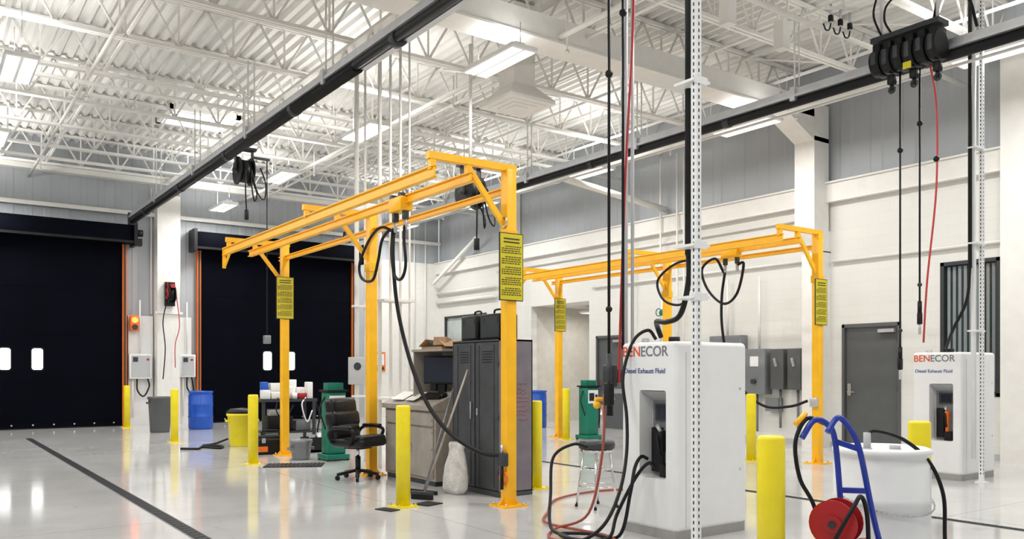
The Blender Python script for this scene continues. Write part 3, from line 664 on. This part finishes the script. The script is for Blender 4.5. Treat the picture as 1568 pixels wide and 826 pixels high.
# ------------------------------------------------------------------ stool
b=B("shop_stool",(5.74,6.5,0))
b.lathe((0,0,.60),[(.15,0),(.185,.01),(.19,.05),(.175,.085),(.01,.095)],DGR,28);b.lathe((0,0,.575),[(.17,0),(.17,.026),(.01,.027)],CHR,24)
for k in range(4):
    a=math.pi/4+k*math.pi/2;c,s_=math.cos(a),math.sin(a)
    b.cyl((c*.13,s_*.13,.58),(c*.21,s_*.21,.01),.012,CHR,8);b.cyl((c*.21,s_*.21,0),(c*.21,s_*.21,.025),.016,BLK,8)
b.torus((0,0,.22),.18,.009,CHR);b.torus((0,0,.4),.155,.008,CHR);b.done()
# ------------------------------------------------------------------ office chair  (local +x = facing direction)
b=B("office_chair",(4.70,9.98,0),math.radians(-62))
for k in range(5):
    a=k*2*math.pi/5+.3;c,s_=math.cos(a),math.sin(a)
    b.bar((c*.03,s_*.03,.12),(c*.27,s_*.27,.075),.05,.035,BLK);b.cyl((c*.27-s_*.02,s_*.27+c*.02,.03),(c*.27+s_*.02,s_*.27-c*.02,.03),.03,BLK,12);b.cyl((c*.27,s_*.27,.03),(c*.27,s_*.27,.09),.012,DGR,8)
b.cyl((0,0,.08),(0,0,.3),.035,BLK,12);b.cyl((0,0,.28),(0,0,.44),.02,CHR,12);b.span((-.14,-.12,.4),(.14,.12,.45),BLK,bev=.01)
b.box((.02,0,.49),(.52,.54,.12),LEA,bev=.05,seg=4);b.box((.16,0,.53),(.22,.52,.1),LEA,bev=.04,seg=4)
for z,w,t,x in ((.62,.54,.17,-.22),(.78,.58,.18,-.245),(.94,.54,.16,-.275)): b.box((x,0,z),(t,w,.23),LEA,rot=(0,-.15,0),bev=.07,seg=4)
b.box((-.29,0,.78),(.06,.50,.5),BLK,rot=(0,-.15,0),bev=.025)
for s_ in (-1,1):
    b.hose([(-.2,s_*.28,.48),(-.22,s_*.32,.60),(-.12,s_*.32,.67),(.1,s_*.32,.67),(.17,s_*.32,.61),(.08,s_*.29,.46)],.022,BLK);b.box((-.01,s_*.32,.685),(.28,.08,.05),LEA,bev=.02,seg=3)
b.bar((-.1,0,.44),(-.26,0,.6),.1,.03,BLK);b.done()
# ------------------------------------------------------------------ steel shop desk with open hutch
b=B("shop_desk",(5.13,8.76,0))
D=.56;W=1.32
b.span((0.02,0,.06),(D,W,.92),TAN,);b.span((.03,.03,0),(D-.02,W-.03,.06),DGR)
for y0,y1 in ((.04,W/2-.01),(W/2+.01,W-.04)):
    b.span((0,y0,.1),(.022,y1,.7),TAN);b.span((-.015,y0+.05 if y0>.5 else y1-.09,.4),(.0,y0+.09 if y0>.5 else y1-.05,.5),CHR)
b.span((0,.04,.73),(.022,W-.04,.89),TAN);b.span((-.012,W/2-.08,.8),(0,W/2+.08,.82),CHR)
for y in (.06,W-.06,W/2):
    for z in (.2,.45,.65,.8): b.cyl((-.004,y,z),(.0,y,z),.008,DGR,8)
b.poly([(-.03,-.01,.92),(D,-.01,.92),(D,-.01,1.18),(.3,-.01,1.13),(-.03,-.01,.98)],(0,W+.02,0),TAN)
b.box((.13,W-.3,1.083),(.24,.30,.006),PAPER,rot=(0,-.42,.1));b.box((.13,W-.66,1.083),(.24,.28,.006),PAPER,rot=(0,-.42,-.1))
b.span((.38,-.0,1.15),(D,.02,1.66),TAN);b.span((.12,.72,1.05),(D,.74,1.66),TAN);b.span((.10,-.01,1.65),(D,.75,1.68),TAN);b.span((D-.02,0,1.0),(D,.74,1.66),TAN)
b.box((.30,.34,1.42),(.04,.50,.36),BLK,rot=(0,0,.5),bev=.01);b.box((.278,.33,1.42),(.006,.46,.31),MON,rot=(0,0,.5));b.box((.32,.35,1.2),(.05,.1,.16),BLK,rot=(0,0,.5))
b.box((.16,.3,1.10),(.14,.4,.02),BLK,rot=(0,-.42,.1));b.span((.36,.58,1.15),(.48,.7,1.30),DGR);b.box((.18,.08,1.1),(.08,.06,.05),BLK,bev=.015)
b.span((.15,.08,1.68),(.5,.58,1.71),CARD);b.box((.3,.08,1.75),(.3,.18,.01),CARD,rot=(.5,0,0));b.box((.3,.56,1.75),(.3,.18,.01),CARD,rot=(-.5,.1,0));b.box((.34,.33,1.74),(.25,.3,.08),DGR,rot=(0,0,.3),bev=.01);b.box((.25,.2,1.76),(.2,.18,.1),CARD,rot=(0,.2,.5))
b.done()
# ------------------------------------------------------------------ locker cabinet
b=B("steel_storage_locker",(5.28,7.6,0))
D=.46;W=.98;H=1.76
b.span((0,0,.05),(D,.012,H),LOCKS);b.span((0,W-.012,.05),(D,W,H),LOCK);b.span((D-.012,0,.05),(D,W,H),LOCK);b.span((0,0,H-.02),(D,W,H),LOCK);b.span((0,0,.0),(D,W,.06),LOCK)
b.span((.0,.02,.07),(.016,W/2-.004,H-.03),LOCK);b.span((.0,W/2+.004,.07),(.016,W-.02,H-.03),LOCK)
for y in (.1,.4,.58,.86): b.span((-.006,y,.1),(-.0,y+.01,H-.06),LOCK)
b.span((-.006,W/2-.004,.07),(0,W/2+.004,H-.03),BLK)
b.span((-.03,W/2+.04,.85),(0,W/2+.07,1.05),CHR);b.span((-.02,W/2-.08,.9),(0,W/2-.05,.98),CHR)
for k in range(5): b.span((-.004,.62,1.5+k*.03),(.0,.8,1.51+k*.03),BLK);b.span((-.004,.14,1.5+k*.03),(.0,.34,1.51+k*.03),BLK)
for z in (.3,.9,1.5): b.cyl((-.006,.01,z-.04),(-.006,.01,z+.04),.01,DGR,8)
for i in range(9):
    z=1.25-.05*i+random.uniform(-.01,.01);x=.16+random.uniform(0,.04)
    for k in range(6):
        b.bar((x+k*.035,-.002,z+random.uniform(-.01,.01)),(x+k*.035+.025,-.002,z+random.uniform(-.014,.014)),.002,.006,RED)
b.done()
def case(o,rz):
    b=B("black_equipment_case",o,rz);b.span((-.13,-.19,0),(.13,.19,.30),BLK,bev=.02);b.span((-.135,-.16,.03),(-.128,.16,.27),DGR);b.hose([(0,-.08,.3),(0,-.06,.35),(0,.06,.35),(0,.08,.3)],.012,BLK)
    for s in (-1,1): b.span((-.14,s*.12-.02,.2),(-.12,s*.12+.02,.25),DGR)
    b.done()
case((5.5,7.93,1.762),.1);case((5.5,8.36,1.762),-.05)
b=B("white_sack",(5.05,8.16,0),.2)
b.lathe((0,0,0),[(.02,0),(.13,.005),(.18,.06),(.185,.18),(.165,.32),(.13,.44),(.11,.5),(.12,.56),(.11,.59),(.06,.57),(.01,.55)],BAGM,18)
for v in b.bm.verts:
    v.co.x*=.58;n=.012*math.sin(9*v.co.z*3+v.co.y*30)+.01*math.sin(v.co.x*50+v.co.z*22);v.co.x+=n;v.co.y+=.6*n
    v.co.y*= (1-.1*v.co.z);v.co.x+=.06*v.co.z
b.done()
b=B("push_broom");b.cyl((4.56,8.0,.07),(5.2,8.12,1.42),.013,TAN,10);b.box((4.53,8.0,.07),(.05,.28,.04),DGR,rot=(0,.1,.5),bev=.01);b.box((4.53,8.0,.03),(.045,.26,.06),BLK,rot=(0,0,.5));b.done()
b=B("long_handled_squeegee");b.cyl((4.75,8.35,.03),(5.21,8.45,1.2),.012,MGR,10);b.box((4.75,8.35,.025),(.03,.4,.04),BLK,rot=(0,0,.3));b.done()
# ------------------------------------------------------------------ blue hand truck with reel and pump
b=B("hand_truck_pump",(.05,-.035,0))
b.hose([(4.05,2.93,1.02),(4.12,2.9,1.12),(4.2,2.87,1.10),(4.25,2.85,1.0),(4.28,2.83,.6),(4.30,2.80,.12)],.017,BLUF,10)
b.hose([(4.10,2.80,1.06),(4.17,2.78,1.14),(4.25,2.76,1.08),(4.32,2.74,.95),(4.40,2.70,.55),(4.50,2.64,.12)],.017,BLUF,10)
for p,q in (((4.25,2.85,1.0),(4.31,2.74,.96)),((4.28,2.83,.72),(4.37,2.72,.72)),((4.29,2.82,.4),(4.44,2.68,.4)),((4.30,2.80,.15),(4.5,2.64,.15))): b.bar(p,q,.03,.03,BLUF)
b.box((4.22,2.62,.02),(.34,.3,.012),BLUF,rot=(0,0,-.67))
for p in ((4.33,2.86,.11),(4.57,2.68,.11)):
    v=Vector((.81,-.58,0))*.03;p=Vector(p);b.cyl(p-v,p+v,.11,BLK,22);b.cyl(p-v*1.1,p+v*1.1,.05,ALU,14)
c=Vector((4.12,2.76,.56));v=Vector((-.95,-.3,.0)).normalized()
for s_ in (-.07,.05): b.cyl(c+v*s_,c+v*(s_+.012),.13,RED,26)
b.cyl(c-v*.07,c+v*.05,.10,BLK,20);b.cyl(c+v*.055,c+v*.075,.05,RED,16);b.cyl(c+v*.07,c+v*.085,.02,DGR,12);b.bar(c,Vector((4.28,2.82,.6)),.03,.03,DGR)
b.span((4.03,2.62,.12),(4.22,2.78,.30),RED,bev=.02);b.cyl((4.02,2.66,.34),(4.2,2.78,.34),.05,DGR,14);b.cyl((4.1,2.66,.3),(4.1,2.66,.46),.03,CHR,12);b.ball((4.08,2.62,.42),.035,WHT);b.span((4.0,2.6,.0),(4.26,2.82,.12),DGR,bev=.01)
b.cyl((4.15,2.66,.3),(4.15,2.66,.44),.025,RED,10);b.cyl((4.2,2.64,.3),(4.2,2.64,.48),.03,RED,10)
b.hose([(4.2,2.88,1.1),(4.1,2.93,1.13),(4.02,2.95,1.0),(4.03,2.93,.8),(4.08,2.88,.66),(4.1,2.8,.45),(4.12,2.66,.38)],.012,BLK)
b.hose([(4.0,2.78,.3),(4.0,2.68,.5),(4.06,2.62,.66),(4.14,2.62,.72),(4.2,2.62,.6),(4.22,2.62,.3),(4.2,2.58,.15)],.012,BLK)
b.cyl((4.02,2.95,1.1),(4.10,2.94,1.16),.016,AMB,8)
b.done()
# ------------------------------------------------------------------ lighting / world / camera
w=bpy.data.worlds.new("World");scene.world=w;w.use_nodes=True
bg=w.node_tree.nodes["Background"];bg.inputs[0].default_value=(.93,.96,1,1);bg.inputs[1].default_value=.7
cam=bpy.data.cameras.new("Camera");co=bpy.data.objects.new("Camera",cam);scene.collection.objects.link(co)
cam.sensor_width=36;cam.lens=36*1280/1568;cam.shift_y=(569-412.8)/1568;cam.shift_x=0
co.location=(0,0,1.4);co.rotation_euler=(math.pi/2,0,-math.atan2(.583,.8126));cam.clip_start=.05;cam.clip_end=200
scene.camera=co
scene.view_settings.view_transform='Standard';scene.view_settings.exposure=-.06
